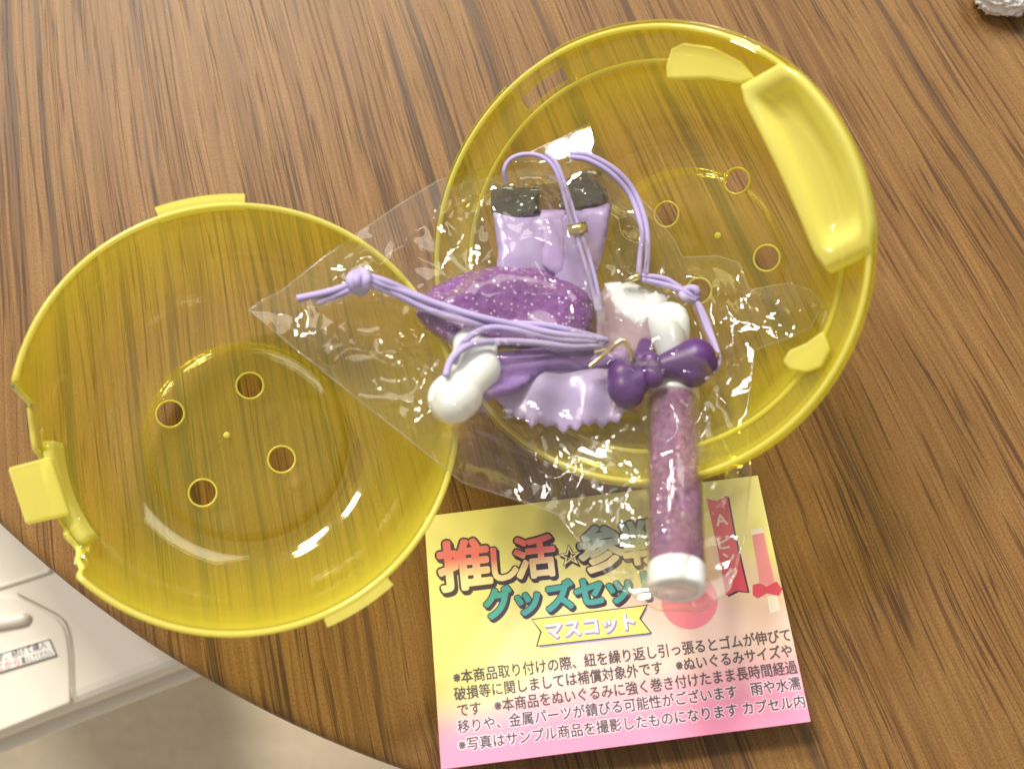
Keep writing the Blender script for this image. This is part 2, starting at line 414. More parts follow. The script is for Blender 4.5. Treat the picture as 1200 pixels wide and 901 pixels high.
def grad_ink(name, top, bot):
    t = NT(name); uv = t.n('ShaderNodeUVMap', uv_map='UVMap').outputs[0]; v = t.n('ShaderNodeSeparateXYZ', {0: uv}).outputs[1]
    col = t.mix(t.ramp(v, [(.15, 0.0), (.52, 1.0)]), bot, top)
    return t.done(t.n('ShaderNodeBsdfPrincipled', {'Base Color': col, 'Roughness': .4}).outputs[0])
I_red = grad_ink('red_to_cream_print', (.72, .15, .19), (.88, .72, .45)); I_bl2 = grad_ink('blue_to_cream_print', (.30, .43, .52), (.86, .76, .46))
def puffy(txt, A, B, h, mat, o1=.035, o2=.075):
    CARD.line('title_shadow', txt, A, B, h, I_dark, croot, .012, o2, (2.2, 3.0))
    CARD.line('title_outline', txt, A, B, h, I_dark, croot, .022, o2)
    CARD.line('title_lettering', txt, A, B, h, mat, croot, .034, o1)
puffy('推', (517, 688), (576, 681), 62, I_red)
puffy('し', (579, 678), (607, 675), 45, I_red)
puffy('活', (606, 674), (652, 669), 52, I_red)
puffy('☆', (656, 662), (682, 659), 26, I_cream, .0, .03)
puffy('参', (682, 667), (733, 660), 56, I_bl2)
puffy('戦', (733, 658), (782, 652), 54, I_bl2)
for ch, A, B, h in (('グ', (570, 722), (601, 718), 38), ('ッ', (607, 718), (634, 714), 36), ('ズ', (642, 714), (674, 709), 36), ('セ', (677, 709), (708, 704), 36), ('ッ', (715, 704), (741, 700), 36), ('ト', (757, 699), (778, 696), 36)):
    puffy(ch, A, B, h, I_teal, .05, .085)
rb = [(624, 726), (757, 709.5), (749, 724.5), (762, 741), (630, 756), (635, 740)]
CARD.poly('ribbon_shadow', [(x+2, y+3) for x, y in rb], I_viol, croot, .008)
CARD.poly('ribbon_outline', [(622.5, 725), (759.5, 708), (751, 724.5), (764.5, 742), (628, 757.5), (633, 740)], I_dark, croot, .012)
CARD.poly('ribbon', rb, I_rib, croot, .017)
CARD.line('ribbon_lettering', 'マスコット', (641, 747), (744, 735), 22, I_viol, croot, .024, .075, (1, 1.5))
CARD.line('ribbon_lettering', 'マスコット', (641, 747), (744, 735), 22, I_lil, croot, .032, .035)
vr = [(828, 584), (840, 587), (852, 580), (859, 620), (876, 693), (863, 692), (851, 698), (840, 640)]
CARD.poly('banner_shadow', [(x+2.5, y+1.5) for x, y in vr], I_dark, croot, .012)
CARD.poly('banner', vr, I_crim, croot, .02)
for ch, A, B, h in (('A', (840, 616), (853, 614), 18), ('ピ', (843, 643), (857, 641), 17), ('ン', (849, 661), (862, 659), 17), ('ク', (852, 680), (866, 678), 17)):
    CARD.line('banner_lettering', ch, A, B, h, I_pinkw, croot, .03, .03)
CARD.poly('round_badge', [(808+33*math.cos(a*math.pi/24), 704+33*math.sin(a*math.pi/24)) for a in range(48)][::-1], I_rose, croot, .018)
CARD.poly('printed_stick', [(881, 626), (895, 624), (908, 684), (891, 687)], ink('pink_stick_print', (.84, .30, .38)), croot, .018)
CARD.poly('printed_cap', [(879, 621), (893, 618), (895, 624), (880, 627)], ink('cream_white_print', (.86, .80, .74)), croot, .022)
CARD.poly('printed_bow', [(882, 685), (890, 683), (898, 687), (910, 681), (917, 690), (913, 698), (899, 695), (888, 701), (882, 697)], I_crim, croot, .026)
CARD.poly('printed_handle', [(899, 699), (911, 697), (914, 715), (902, 719)], ink('white_handle_print', (.88, .85, .80)), croot, .022)
lines = [('※本商品取り付けの際、紐を繰り返し引っ張るとゴムが伸びて', (532, 800), (927, 749.5)),
         ('破損等に関しましては補償対象外です　※ぬいぐるみサイズや', (533, 819.5), (929, 768)),
         ('です　※本商品をぬいぐるみに強く巻き付けたまま長時間経過', (537, 838.5), (935, 787)),
         ('移りや、金属パーツが錆びる可能性がございます　雨や水濡', (537, 858), (939, 806)),
         ('※写真はサンプル商品を撮影したものになります カプセル内', (538, 879), (944, 827))]
for i, (s_, A, B) in enumerate(lines):
    if i >= 3: CARD.line('text_halo', s_, A, B, 17.0, I_halo, croot, .012, .09)
    CARD.line('small_lettering', s_, A, B, 17.0, I_grey, croot, .03, .018)

# ------------------------------------------------------------------ yellow capsule halves
def bowl_frame(bx, by, tx, ty, rb):
    t = math.hypot(tx, ty)
    ax = np.array([tx/t*math.sin(t), ty/t*math.sin(t), math.cos(t)])
    e1 = np.cross([0, 1.0, 0], ax); e1 /= np.linalg.norm(e1); e2 = np.cross(ax, e1)
    B = np.array([bx, by, rb*math.sin(t)+.05])
    return lambda p: B+e1*p[0]+e2*p[1]+ax*p[2]
def wall_profile(R, dep, rb, n=26):
    pr = [(0.02, .9), (rb*.5, .9), (rb-1.6, .9), (rb-1.0, .65), (rb-.6, .15), (rb, 0)]
    for i in range(1, n+1):
        t = math.pi/2*i/n; pr.append((rb+(R-rb)*math.sin(t), dep*(1-math.cos(t))))
    return pr
def offset_profile(pr, d):
    out = []
    for i, (r, z) in enumerate(pr):
        a = pr[max(i-1, 0)]; b = pr[min(i+1, len(pr)-1)]
        tx, tz = b[0]-a[0], b[1]-a[1]; L = math.hypot(tx, tz)
        out.append((max(.02, r-tz/L*d), z+tx/L*d))
    return out
def shell(name, prof, thick, frame, mat, parent, N=216, rim_z=None, cutters=(), z_full=25.0):
    inner = offset_profile(prof, thick)
    loop = prof+inner[::-1]; n = len(loop); V = []; Fc = []
    for k in range(N):
        g = 2*math.pi*k/N
        zt = rim_z(g) if rim_z else None
        for (r, z) in loop:
            if zt is not None and z > zt:
                # slide the rim down along the wall
                zz = zt
                rr = r
                best = min(range(len(prof)), key=lambda i: abs(prof[i][1]-zz) if prof[i][0] > 17 else 1e9)
                rr = prof[best][0]-(prof[-1][0]-r)
                r, z = rr, zz+(z-zt)*.02
            V.append((r*math.cos(g), r*math.sin(g), z))
    for k in range(N):
        k2 = (k+1) % N
        for i in range(n-1):
            Fc.append((k*n+i, k2*n+i, k2*n+i+1, k*n+i+1))
    # close the tiny centre discs
    Fc.append(tuple(k*n for k in range(N))[::-1]); Fc.append(tuple(k*n+n-1 for k in range(N)))
    o = mesh_obj(name, V, Fc, mat, parent)
    cs = []
    for (v, f) in cutters:
        c = mesh_obj('cutter', v, f, mat); cs.append(c)
    if cs:
        bake(o, [('BOOLEAN', dict(operation='DIFFERENCE', object=c, solver='EXACT')) for c in cs])
        for c in cs:
            m = c.data; bpy.data.objects.remove(c); bpy.data.meshes.remove(m)
    me = o.data
    for v in me.vertices: v.co = Vector(frame(np.array(v.co)/MM))*MM
    me.polygons.foreach_set('use_smooth', [True]*len(me.polygons)); 
    bmx = bmesh.new(); bmx.from_mesh(me)
    for e in bmx.edges:
        if len(e.link_faces) == 2 and e.calc_face_angle(0) > math.radians(40): e.smooth = False
    bmesh.ops.recalc_face_normals(bmx, faces=bmx.faces); bmx.to_mesh(me); bmx.free()
    return o
def sector(prof, g0, g1, frame, n=16):
    V = []; Fc = []; m = len(prof)
    for k in range(n+1):
        g = g0+(g1-g0)*k/n
        for r, z in prof: V.append(frame((r*math.cos(g), r*math.sin(g), z)))
    for k in range(n):
        for i in range(m):
            j = (i+1) % m; Fc.append((k*m+i, (k+1)*m+i, (k+1)*m+j, k*m+j))
    Fc.append(tuple(range(m))); Fc.append(tuple(n*m+i for i in range(m))[::-1])
    return V, Fc
def hole(x, y, r): return lathe_data([(0, r), (6, r)], (x, y, -3), (x, y, 4), 28)
def hexa(frame, xs, ys, zs): pass

rad = math.radians
# --- left half
LF = bowl_frame(-42.04, -9.97, .1786, -.0327, 16)
lroot = thing('capsule_half', 'yellow see-through capsule half with a notched rim and hinge tab, left on the table', 'capsule half', 'yellow capsule halves')
def notch(g):
    d = math.degrees(g) % 360
    pts = [(0, 99), (175.5, 99), (176.5, 17.6), (181, 16.6), (184, 15.8), (189, 15.2), (191, 13.4), (213, 13.4), (215, 14.6), (219, 13.8), (221.5, 14.2), (223, 17.2), (226, 17.6), (227.5, 20.0), (229, 99), (361, 99)]
    for (a, za), (b, zb) in zip(pts, pts[1:]):
        if a <= d <= b:
            if za > 90 or zb > 90:
                if za > 90 and zb > 90: return None
                za = min(za, 25.5); zb = min(zb, 25.5)
            return za+(zb-za)*(d-a)/(b-a)
# vent hole centres measured on the base
def to_local(frame, px, py, z0):
    o0 = frame((0, 0, z0)); e1 = frame((1, 0, z0))-o0; e2 = frame((0, 1, z0))-o0; nn = np.cross(e1, e2)
    q = on_plane(px, py, o0, nn)-o0
    return np.dot(q, e1), np.dot(q, e2)
LH = [to_local(LF, *p, .9) for p in ((200, 486), (293, 453), (330, 539), (238, 578))]
shell('body', wall_profile(30.6, 25, 16), 1.0, LF, M_yel, lroot, rim_z=notch, cutters=[hole(x, y, 2.05) for x, y in LH])
def bead(name, ro, zo, frame, parent, r, rim_z=None, N=240):
    pts = []
    for k in range(N+1):
        g = 2*math.pi*k/N; zt = rim_z(g) if rim_z else None
        rr, zz = ro, zo
        if zt is not None and zt < zo: zz = zt; rr = ro-(30.6-wall_r(30.6, 25, 16, zt))
        pts.append(frame((rr*math.cos(g), rr*math.sin(g), zz)))
    return mesh_obj(name, *tube_data(pts, r, 8, caps=False), M_yel_thick, parent)
def wall_r(R, dep, rb, z): return rb+(R-rb)*math.sin(math.acos(max(-1, 1-z/dep)))
bead('rim', 30.15, 25.0, LF, lroot, .40, notch)
def hole_ring(x, y, r, frame, parent):
    mesh_obj('hole_rim', *tube_data([frame((x+r*math.cos(a), y+r*math.sin(a), 1.75)) for a in np.linspace(0, 2*math.pi, 33)], .17, 6, caps=False), M_yel_thick, parent)
for x, y in LH: hole_ring(x, y, 2.12, LF, lroot)
gx, gy = to_local(LF, 266, 511, .9)
mesh_obj('gate_mark', *lathe_data([(0, .55), (.25, .5), (.4, .3), (.45, .05)], LF((gx, gy, 1.8)), LF((gx, gy, 3.0)), 16), M_yel_thick, lroot)
lug = [(30.3, 22.6), (31.9, 22.9), (31.9, 25.1), (30.3, 25.1)]
mesh_obj('rim_lug', *sector(lug, rad(92), rad(115), LF), M_yel_thick, lroot, smooth=False)
mesh_obj('rim_lug', *sector(lug, rad(-66), rad(-47), LF), M_yel_thick, lroot, smooth=False)
def fan_plate(g, w, r0, r1, z0, z1, th=1.1, tilt=0):
    c, s = math.cos(g), math.sin(g); V = []
    for dz in (0, th):
        for x, r, z in ((-w, r0, z0), (w, r0, z0), (w*.95, r1, z1), (-w*.95, r1, z1)):
            V.append((c*r-s*x, s*r+c*x, z+dz))
    return V, [(3, 2, 1, 0), (4, 5, 6, 7), (0, 1, 5, 4), (1, 2, 6, 5), (2, 3, 7, 6), (3, 0, 4, 7)]
def placed(d, frame): return [frame(p) for p in d[0]], d[1]
o = mesh_obj('hinge_tab', *placed(fan_plate(rad(201.5), 4.4, 26.6, 32.0, 14.6, 17.6), LF), M_yel_thick, lroot, smooth=False)
bake(o, [('BEVEL', dict(width=.0004, segments=2))])
def wall_r(R, dep, rb, z): return rb+(R-rb)*math.sin(math.acos(max(-1, 1-z/dep)))
rib = [(wall_r(30.6, 25, 16, z)-1.2-q, z) for z, q in ((10.5, 0), (12, 0), (13.2, 0), (14.6, 0))]+[(wall_r(30.6, 25, 16, z)-2.6, z) for z in (14.6, 13.2, 12, 10.7)]
mesh_obj('hinge_rib', *sector(rib, rad(187), rad(220), LF), M_yel_thick, lroot)

# --- right half
RF = bowl_frame(28.2, 17.3, -.442, -.245, 16)
rroot = thing('capsule_half', 'yellow see-through capsule half with a thick rounded latch, tilted behind the toy bag', 'capsule half', 'yellow capsule halves')
pr = wall_profile(28.2, 21.6, 16)
pr += [(28.8, 21.9), (30.6, 22.3), (31.3, 22.7), (31.7, 23.4), (32.35, 25.2)]
RH = [to_local(RF, *p, .9) for p in ((865, 213), (783, 252), (821, 341), (900, 303))]
print('right holes', RH, 'left', LH)
RC = np.array(RH).mean(0)
def slot():
    a = np.array(to_local(RF, 597, 101, 22.2)); b = np.array(to_local(RF, 655, 63, 22.2))
    ga, gb = math.atan2(a[1], a[0]), math.atan2(b[1], b[0])
    return sector([(28.7, 18), (30.9, 18), (30.9, 26), (28.7, 26)], min(ga, gb), max(ga, gb), lambda p: np.array(p), 12)
shell('body', pr, .9, RF, M_yel, rroot, cutters=[hole(x, y, 1.95) for x, y in RH]+[slot()])
sa = np.array(to_local(RF, 597, 101, 22.2)); sb = np.array(to_local(RF, 655, 63, 22.2))
sg = sorted((math.atan2(sa[1], sa[0]), math.atan2(sb[1], sb[0])))
lp = [(28.3, 21.35), (29.0, 21.5), (30.8, 21.9), (31.6, 22.2), (32.1, 23.2), (32.6, 25.1), (32.9, 25.0), (32.4, 22.8), (31.8, 21.6), (30.8, 21.35), (28.6, 20.9)]
mesh_obj('lip', *sector(lp, sg[1], sg[0]+2*math.pi, RF, 120), thin_plastic('yellow_cloudy_lip', (.99, .965, .62), (.985, .93, .14), .10, .1, 1.42), rroot)
bead('rim', 31.95, 25.3, RF, rroot, .36)
bead('step_rim', 28.0, 21.7, RF, rroot, .30)
for x, y in RH: hole_ring(x, y, 2.02, RF, rroot)
gx, gy = to_local(RF, 843, 277, .9)
mesh_obj('gate_mark', *lathe_data([(0, .55), (.25, .5), (.4, .3), (.45, .05)], RF((gx, gy, 1.7)), RF((gx, gy, 3.0)), 16), M_yel_thick, rroot)
def latch():
    c0 = np.array(to_local(RF, 955, 190, 25)); g = math.atan2(c0[1], c0[0])
    bm = bmesh.new()
    w = 14.2; r0, r1, z0, z1 = 22.6, 32.6, 20.5, 27.5
    bmesh.ops.create_grid(bm, x_segments=22, y_segments=12, size=.5)
    top = bm.faces[:]
    for v in bm.verts: v.co.x *= 2*w; v.co.y = r0+(v.co.y+.5)*(r1-r0); v.co.z = z1
    ret = bmesh.ops.extrude_face_region(bm, geom=top)
    for e in ret['geom']:
        if isinstance(e, bmesh.types.BMVert): e.co.z = z0
    for v in bm.verts:
        x, y, z = v.co
        if z > z1-.1:
            # recessed trough along the latch
            tx = max(0, 1-(abs(x)/(w*.80))**10); ty = max(0, 1-(abs(y-(r0+r1)/2)/((r1-r0)*.30))**8)
            v.co.z -= 3.6*tx*ty
            v.co.z -= .9*max(0, (abs(x)/w))**4
        k = (y-r0)/(r1-r0)
        v.co.y -= x*x/(2*34.0)*(.15+.85*k)
        if abs(x) > w*.9: v.co.y = (r0+r1)/2-1.5+(v.co.y-(r0+r1)/2+1.5)*.86
    c, s = math.sin(g), -math.cos(g)
    for v in bm.verts:
        x, y, z = v.co
        v.co = Vector(RF((math.cos(g)*y+math.sin(g)*x, math.sin(g)*y-math.cos(g)*x, z)))
    o = bm_obj('latch', bm, M_yel_thick, rroot)
    bake(o, [('SUBSURF', dict(levels=2, render_levels=2))])
    o.data.polygons.foreach_set('use_smooth', [True]*len(o.data.polygons))
    return g
LG = latch()
def fin(pxs, z0):
    """flat rib reaching inward from the rim"""
    loc = [to_local(RF, x, y, z0) for x, y in pxs]
    n = len(loc); V = [RF((x, y, z0)) for x, y in loc]+[RF((x, y, z0-1.4)) for x, y in loc]
    o = mesh_obj('inner_lug', V, [tuple(range(n)), tuple(range(n, 2*n))[::-1]]+[(i, n+i, n+(i+1) % n, (i+1) % n) for i in range(n)], M_yel_thick, rroot, smooth=False)
    bake(o, [('BEVEL', dict(width=.0003, segments=2))])
fin([(781, 92), (780, 78), (786, 57), (800, 50), (835, 55), (868, 72), (885, 92), (868, 97), (830, 91)], 23.6)
fin([(917, 424), (924, 411), (945, 402), (964, 388), (972, 410), (962, 430), (945, 436), (925, 432)], 23.6)

# ------------------------------------------------------------------ height of the bag's under-side
ctl = [(292, 363, 27), (380, 400, 26), (420, 330, 25.5), (540, 500, 24), (520, 300, 20), (600, 250, 18), (690, 150, 20), (760, 240, 17), (640, 360, 17),
       (700, 400, 16), (800, 400, 15), (850, 310, 14.5), (960, 350, 20), (870, 480, 20.5), (790, 560, 24), (600, 590, 20), (880, 560, 23.5), (650, 480, 18), (800, 700, 25), (700, 650, 22)]
def zb(px, py):
    sw = sz = 0
    for x, y, z in ctl:
        w_ = 1/((px-x)**2+(py-y)**2+400)**1.3; sw += w_; sz += w_*z
    return sz/sw
def tri_sheet(poly, step):
    """poly in px -> points (px), triangles, boundary count"""
    pts = []; n = len(poly)
    for i in range(n):
        a = np.array(poly[i], float); b = np.array(poly[(i+1) % n], float); k = max(1, int(np.linalg.norm(b-a)/step))
        for j in range(k): pts.append(a+(b-a)*j/k)
    nb = len(pts); B = np.array(pts)
    x0, y0 = B.min(0); x1, y1 = B.max(0)
    rng = np.random.default_rng(3); ins = []
    yy = y0; row = 0
    while yy < y1:
        xx = x0+(row % 2)*step/2
        while xx < x1:
            q = np.array([xx, yy])+rng.uniform(-.18, .18, 2)*step
            x, y = q; c = False; j = nb-1
            for i in range(nb):
                if (B[i, 1] > y) != (B[j, 1] > y) and x < (B[j, 0]-B[i, 0])*(y-B[i, 1])/(B[j, 1]-B[i, 1])+B[i, 0]: c = not c
                j = i
            if c and np.min(np.sum((B-q)**2, 1)) > (step*.6)**2: ins.append(q)
            xx += step
        yy += step*.87; row += 1
    allp = np.array(pts+ins)
    vs, _, fs, *_r = geometry.delaunay_2d_cdt([Vector(p) for p in allp], [(i, (i+1) % nb) for i in range(nb)], [], 1, 1e-4)
    vs = np.array([v[:] for v in vs])
    d = np.sqrt(((vs[:, None, :]-B[None])**2).sum(2)).min(1) if len(vs)*nb < 4e7 else None
    return vs, fs, nb, d
def pillow(name, poly, zf, th, mat, parent, step=7, edge=22, ripple=None):
    vs, fs, nb, d = tri_sheet(poly, step); V = []; n = len(vs)
    prof = [math.sqrt(max(0, 1-(1-min(1, q/edge))**2)) for q in d]
    for sgn in (1, -1):
        for (x, y), p in zip(vs, prof):
            r = ripple(x, y)*min(1, 1) if ripple else 0
            V.append(P(x, y, zf(x, y)+r+sgn*th/2*p))
    Fc = []
    for f in fs:
        Fc.append(f[::-1]); Fc.append(tuple(i+n for i in f))
    o = mesh_obj(name, V, Fc, mat, parent)
    bmx = bmesh.new(); bmx.from_mesh(o.data); bmesh.ops.remove_doubles(bmx, verts=bmx.verts, dist=1e-6)
    bmesh.ops.recalc_face_normals(bmx, faces=bmx.faces); bmx.to_mesh(o.data); bmx.free()
    return o
def cordz(pts): return catmull([P(x, y, zb(x, y)+h) for x, y, h in pts], 10)

# ------------------------------------------------------------------ penlight toy
pen = thing('toy_penlight', 'toy penlight with purple glitter tube, white end cap and dark purple bow', 'toy')
zt0, zt1 = 19.0, 29.5
A = P(788, 440, zt0-1); B = P(793, 690, zt1+1); AB = (B-A)/np.linalg.norm(B-A); Lp = np.linalg.norm(B-A)
def along(py): # parameter on the axis that projects to this pixel row
    best = min(np.linspace(-20, Lp+10, 800), key=lambda s: abs((450.5-F*np.dot(A+AB*s-CAM, _U)/np.dot(A+AB*s-CAM, _F))-py)); return best
s0, s1, s2 = along(462), along(668), along(692)
mesh_obj('tube', *lathe_data([(s0, 3.3), (s0+.2, 3.5), (s1, 3.62), (s1+.1, 3.5)], A, B, 48), M_tube, pen)
mesh_obj('clear_shell', *lathe_data([(s0+1, 3.56), (s0+1.2, 3.80), (s1-.8, 3.86), (s1-.7, 3.6)], A, B, 48), M_film, pen)
mesh_obj('end_cap', *lathe_data([(s1-.6, 3.5), (s1-.55, 3.75), (s1-.2, 3.88), (s2-.7, 3.88), (s2-.25, 3.76), (s2, 3.55), (s2+.02, 3.0), (s2-.25, 2.8), (s2-.25, .01)], A, B, 48), M_white, pen)
mesh_obj('collar', *lathe_data([(s0-3.4, 2.2), (s0-3.2, 3.3), (s0-.6, 3.75), (s0+1.0, 3.9), (s0+1.3, 3.7)], A, B, 48), M_white, pen)
hz = zb(785, 385)+5
HA, HB = P(792, 440, zt0), P(783, 372, hz+1.5)
HL = np.linalg.norm(HB-HA)
mesh_obj('handle', *lathe_data([(0, 2.2), (HL*.4, 2.45), (HL*.75, 2.95), (HL*.95, 3.05), (HL+.9, 2.7), (HL+1.8, 1.8), (HL+2.2, .8), (HL+2.3, .05)], HA, HB, 36), M_white, pen)
bow = None
def blob(name, pts, mat, parent, vox=.35, smooth=6):
    """one continuous surface round a set of overlapping capsules: (A, B, rA, rB) in mm"""
    parts = []
    for a, b, ra, rb_ in pts:
        a = np.array(a, float); b = np.array(b, float)
        if np.linalg.norm(b-a) < 1e-3: b = a+[0, 0.01, 0]
        pa = []; n = 8; L = np.linalg.norm(b-a)
        for i in range(n+1):
            g = math.pi/2*(1-i/n); pa.append((-ra*math.sin(g), ra*math.cos(g)))
        for i in range(n+1):
            g = math.pi/2*(i/n); pa.append((L+rb_*math.sin(g), rb_*math.cos(g)))
        parts.append(lathe_data(pa, a, b, 20))
    o = mesh_obj(name, *join(parts), mat, parent)
    bake(o, [('REMESH', dict(mode='VOXEL', voxel_size=vox*MM)), ('SMOOTH', dict(factor=.5, iterations=smooth))])
    o.data.polygons.foreach_set('use_smooth', [True]*len(o.data.polygons)); return o
bz = zt0+4.2
bow = blob('bow', [(P(772, 430, bz), P(815, 420, bz+.3), 1.6, 3.0), (P(790, 428, bz), P(812, 436, bz), 1.8, 2.3), (P(812, 418, bz+.2), P(822, 426, bz+.2), 2.3, 2.4),
             (P(765, 436, bz), P(732, 455, bz-.3), 1.5, 2.5), (P(730, 440, bz-.2), P(736, 460, bz-.3), 2.3, 2.4)], M_bow, pen, .3, 4)
blob('bow_knot', [(P(762, 424, bz+1.2), P(766, 442, bz+1.2), 1.55, 1.5)], M_bow, bow, .25, 4)
blob('bow_knot', [(P(752, 422, bz+.1), P(756, 404, bz-1.5), 1.3, 1.1)], M_bow, bow, .25, 4)
c1 = cordz([(835, 438, 6), (838, 410, 5), (828, 385, 5), (816, 355, 5), (807, 344, 5.6), (780, 334, 5), (752, 328, 5)])
c2 = cordz([(826, 445, 6), (842, 425, 5), (834, 392, 5), (822, 362, 5), (811, 349, 5), (782, 328, 5), (752, 323, 5)])
c3 = cordz([(748, 326, 5), (750, 300, 5), (752, 270, 6), (740, 232, 6), (718, 205, 6.5), (690, 188, 6.5), (668, 184, 6.5)])
c4 = cordz([(757, 322, 5), (759, 296, 5.5), (757, 262, 6), (744, 226, 6.2), (722, 200, 6.6), (690, 182, 6.5), (668, 180, 6.5)])
cord = mesh_obj('cord', *join([tube_data(c, .42, 10) for c in (c1, c2, c3, c4)]), M_cord, pen)
kz = zb(808, 345)+5.6
ring = [P(808, 345, kz)+1.15*np.array([math.cos(a), math.sin(a)*.8, .5*math.sin(2*a)]) for a in np.linspace(0, 2*math.pi, 20)]
mesh_obj('cord_knot', *tube_data(ring, .55, 10), M_cord, cord)
mesh_obj('crimp', *tube_data([P(828, 414, zb(828, 414)+6.4), P(841, 418, zb(841, 418)+6.2)], .62, 12), M_gold, cord)
mesh_obj('crimp', *tube_data([P(728, 331, zb(728, 331)+5), P(750, 323, zb(750, 323)+6)], lambda t: .25+.4*t, 12), M_gold, cord)

# ------------------------------------------------------------------ glitter fan toy with white handle and knotted cord
fan = thing('toy_fan', 'magenta glitter toy fan with a knobbed white handle and knotted lilac cord', 'toy')
hp = [(487, 368), (493, 352), (508, 336), (530, 325), (556, 316), (590, 311), (630, 314), (665, 325), (690, 343), (697, 368), (688, 392), (668, 406), (630, 410), (590, 408), (560, 415), (540, 412), (522, 402), (500, 386)]
pillow('glitter_panel', hp, lambda x, y: zb(x, y)+3.2, 4.2, M_glit, fan, 6, 26, lambda x, y: .4*noise.noise(Vector((x*.03, y*.03, 3))))
wz = lambda x, y: zb(x, y)+4.5
blob('handle', [(P(536, 463, wz(536, 463)), P(531, 467, wz(531, 467)), 3.6, 3.6), (P(536, 462, wz(536, 462)), P(563, 432, wz(563, 432)), 2.7, 3.0), (P(556, 440, wz(556, 440)), P(548, 402, wz(548, 402)), 2.7, 2.2),
                (P(562, 430, wz(562, 430)), P(566, 412, wz(566, 412)), 2.7, 2.2), (P(540, 425, wz(540, 425)), P(538, 440, wz(538, 440)), 2.0, 2.2)], M_white, fan, .35, 5)
d = lambda pts, r=.50: tube_data(cordz(pts), r, 10)
cd = mesh_obj('cord', *join([
    d([(412, 333, 6), (385, 342, 5.5), (348, 350, 5)]), d([(415, 338, 6), (392, 347, 5), (372, 355, 4.5)]),
    d([(425, 322, 6.2), (452, 330, 6.5), (490, 347, 7), (535, 366, 8), (585, 378, 8), (635, 381, 8), (675, 389, 7), (708, 398, 6)]),
    d([(428, 332, 5.8), (460, 343, 6), (500, 362, 7), (545, 376, 8), (590, 386, 7.5), (640, 394, 7.5), (680, 400, 7), (708, 402, 6)]),
    d([(432, 329, 6.4), (470, 341, 6.8), (515, 357, 8), (560, 371, 8.6), (605, 381, 8.4), (650, 391, 8), (690, 396, 7), (712, 399, 6)]),
    d([(522, 441, 9), (530, 420, 9.2), (552, 404, 9), (590, 400, 8.4), (630, 402, 7.8), (670, 406, 7), (706, 404, 6)]),
    d([(532, 425, 8.5), (541, 405, 8.4), (556, 391, 8.6), (580, 384, 8.4), (620, 390, 8), (660, 398, 7.5), (700, 400, 6.5)])]), M_cord, fan)
kz = zb(421, 329)+6.2; kc = P(421, 329, kz)
kr = [kc+np.array([1.05*math.cos(a), 1.25*math.sin(a), .7*math.sin(2*a+1)]) for a in np.linspace(0, 2*math.pi, 28)]
kr2 = [kc+np.array([.7*math.cos(a)+.5, .9*math.sin(a)-.3, .5+.8*math.cos(2*a)]) for a in np.linspace(.5, 2*math.pi+.5, 28)]
mesh_obj('cord_knot', *join([tube_data(kr, .8, 10), tube_data(kr2, .7, 10)]), M_cord, cd)
mesh_obj('split_ring', *join([tube_data(cordz([(690, 430, 7), (705, 418, 8), (722, 403, 9), (731, 399, 9), (737, 408, 8.5), (740, 424, 7)]), .38, 10), tube_data(cordz([(696, 413, 7), (715, 408, 8), (731, 398, 9.2)]), .28, 8)]), M_gold, fan)

# ------------------------------------------------------------------ lilac pouch toy
pou = thing('toy_pouch', 'light lilac satin toy pouch with dark foil tabs and a scalloped frill', 'toy')
fold = lambda x, y: .55*math.sin((x-575)/11.0+.6*math.sin(y/30.0))*.6+.5*noise.noise(Vector((x*.02, y*.02, 9)))
pillow('satin_panel', [(577, 248), (600, 252), (640, 250), (680, 244), (718, 236), (712, 275), (700, 318), (702, 350), (670, 372), (620, 372), (580, 345), (583, 300)], lambda x, y: zb(x, y)+2.6, 1.8, M_satin, pou, 6, 6, fold)
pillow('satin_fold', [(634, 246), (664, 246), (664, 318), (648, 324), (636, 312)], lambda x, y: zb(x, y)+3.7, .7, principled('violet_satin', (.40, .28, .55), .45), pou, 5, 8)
pillow('foil_band', [(578, 222), (630, 216), (662, 214), (708, 205), (714, 240), (664, 248), (600, 254), (578, 252)], lambda x, y: zb(x, y)+2.2, .5, thin_plastic('olive_film', (.78, .72, .55), (.30, .26, .16), .15, .08, 1.5), pou, 6, 5)
pillow('foil_tab', [(575, 214), (606, 218), (632, 217), (632, 250), (606, 254), (576, 251)], lambda x, y: zb(x, y)+3.0, .8, M_foil, pou, 6, 6, lambda x, y: .35*math.sin((y-212)/6))
pillow('foil_tab', [(655, 217), (684, 198), (704, 199), (713, 236), (690, 241), (657, 247)], lambda x, y: zb(x, y)+3.2, .8, M_foil, pou, 6, 6)
fr = [(560, 440), (578, 416), (620, 408), (670, 408), (712, 412), (742, 428), (744, 460), (738, 478)]
sc = [(738, 478), (724, 494), (705, 500), (690, 497), (676, 503), (660, 506), (640, 498), (623, 499), (606, 489), (594, 488), (586, 472)]
edge_ = []
for i in range(len(sc)-1):
    a, b = np.array(sc[i], float), np.array(sc[i+1], float)
    for k in range(4): edge_.append(tuple(a+(b-a)*k/4+np.array([0, 3-6.0*abs(math.sin(math.pi*k/4))])))
rip = lambda x, y: 1.1*math.sin((x-560)/9.5+(y-430)*.02)*min(1, max(0, (y-415)/70))
pillow('frill', fr+edge_+[(575, 462)], lambda x, y: zb(x, y)+3.0-(max(0, y-450)/60)*1.0, 1.2, M_frill, pou, 5, 6, rip)
pillow('frill_shade', [(556, 440), (575, 414), (640, 406), (735, 410), (742, 426), (690, 432), (640, 434), (600, 462), (570, 470)], lambda x, y: zb(x, y)+4.3, 1.4, principled('purple_frill_shading', (.29, .17, .46), .4), pou, 6, 14, lambda x, y: .4*math.sin(y/4+x/30))  # dark purple piece standing in for shading between cords and frill
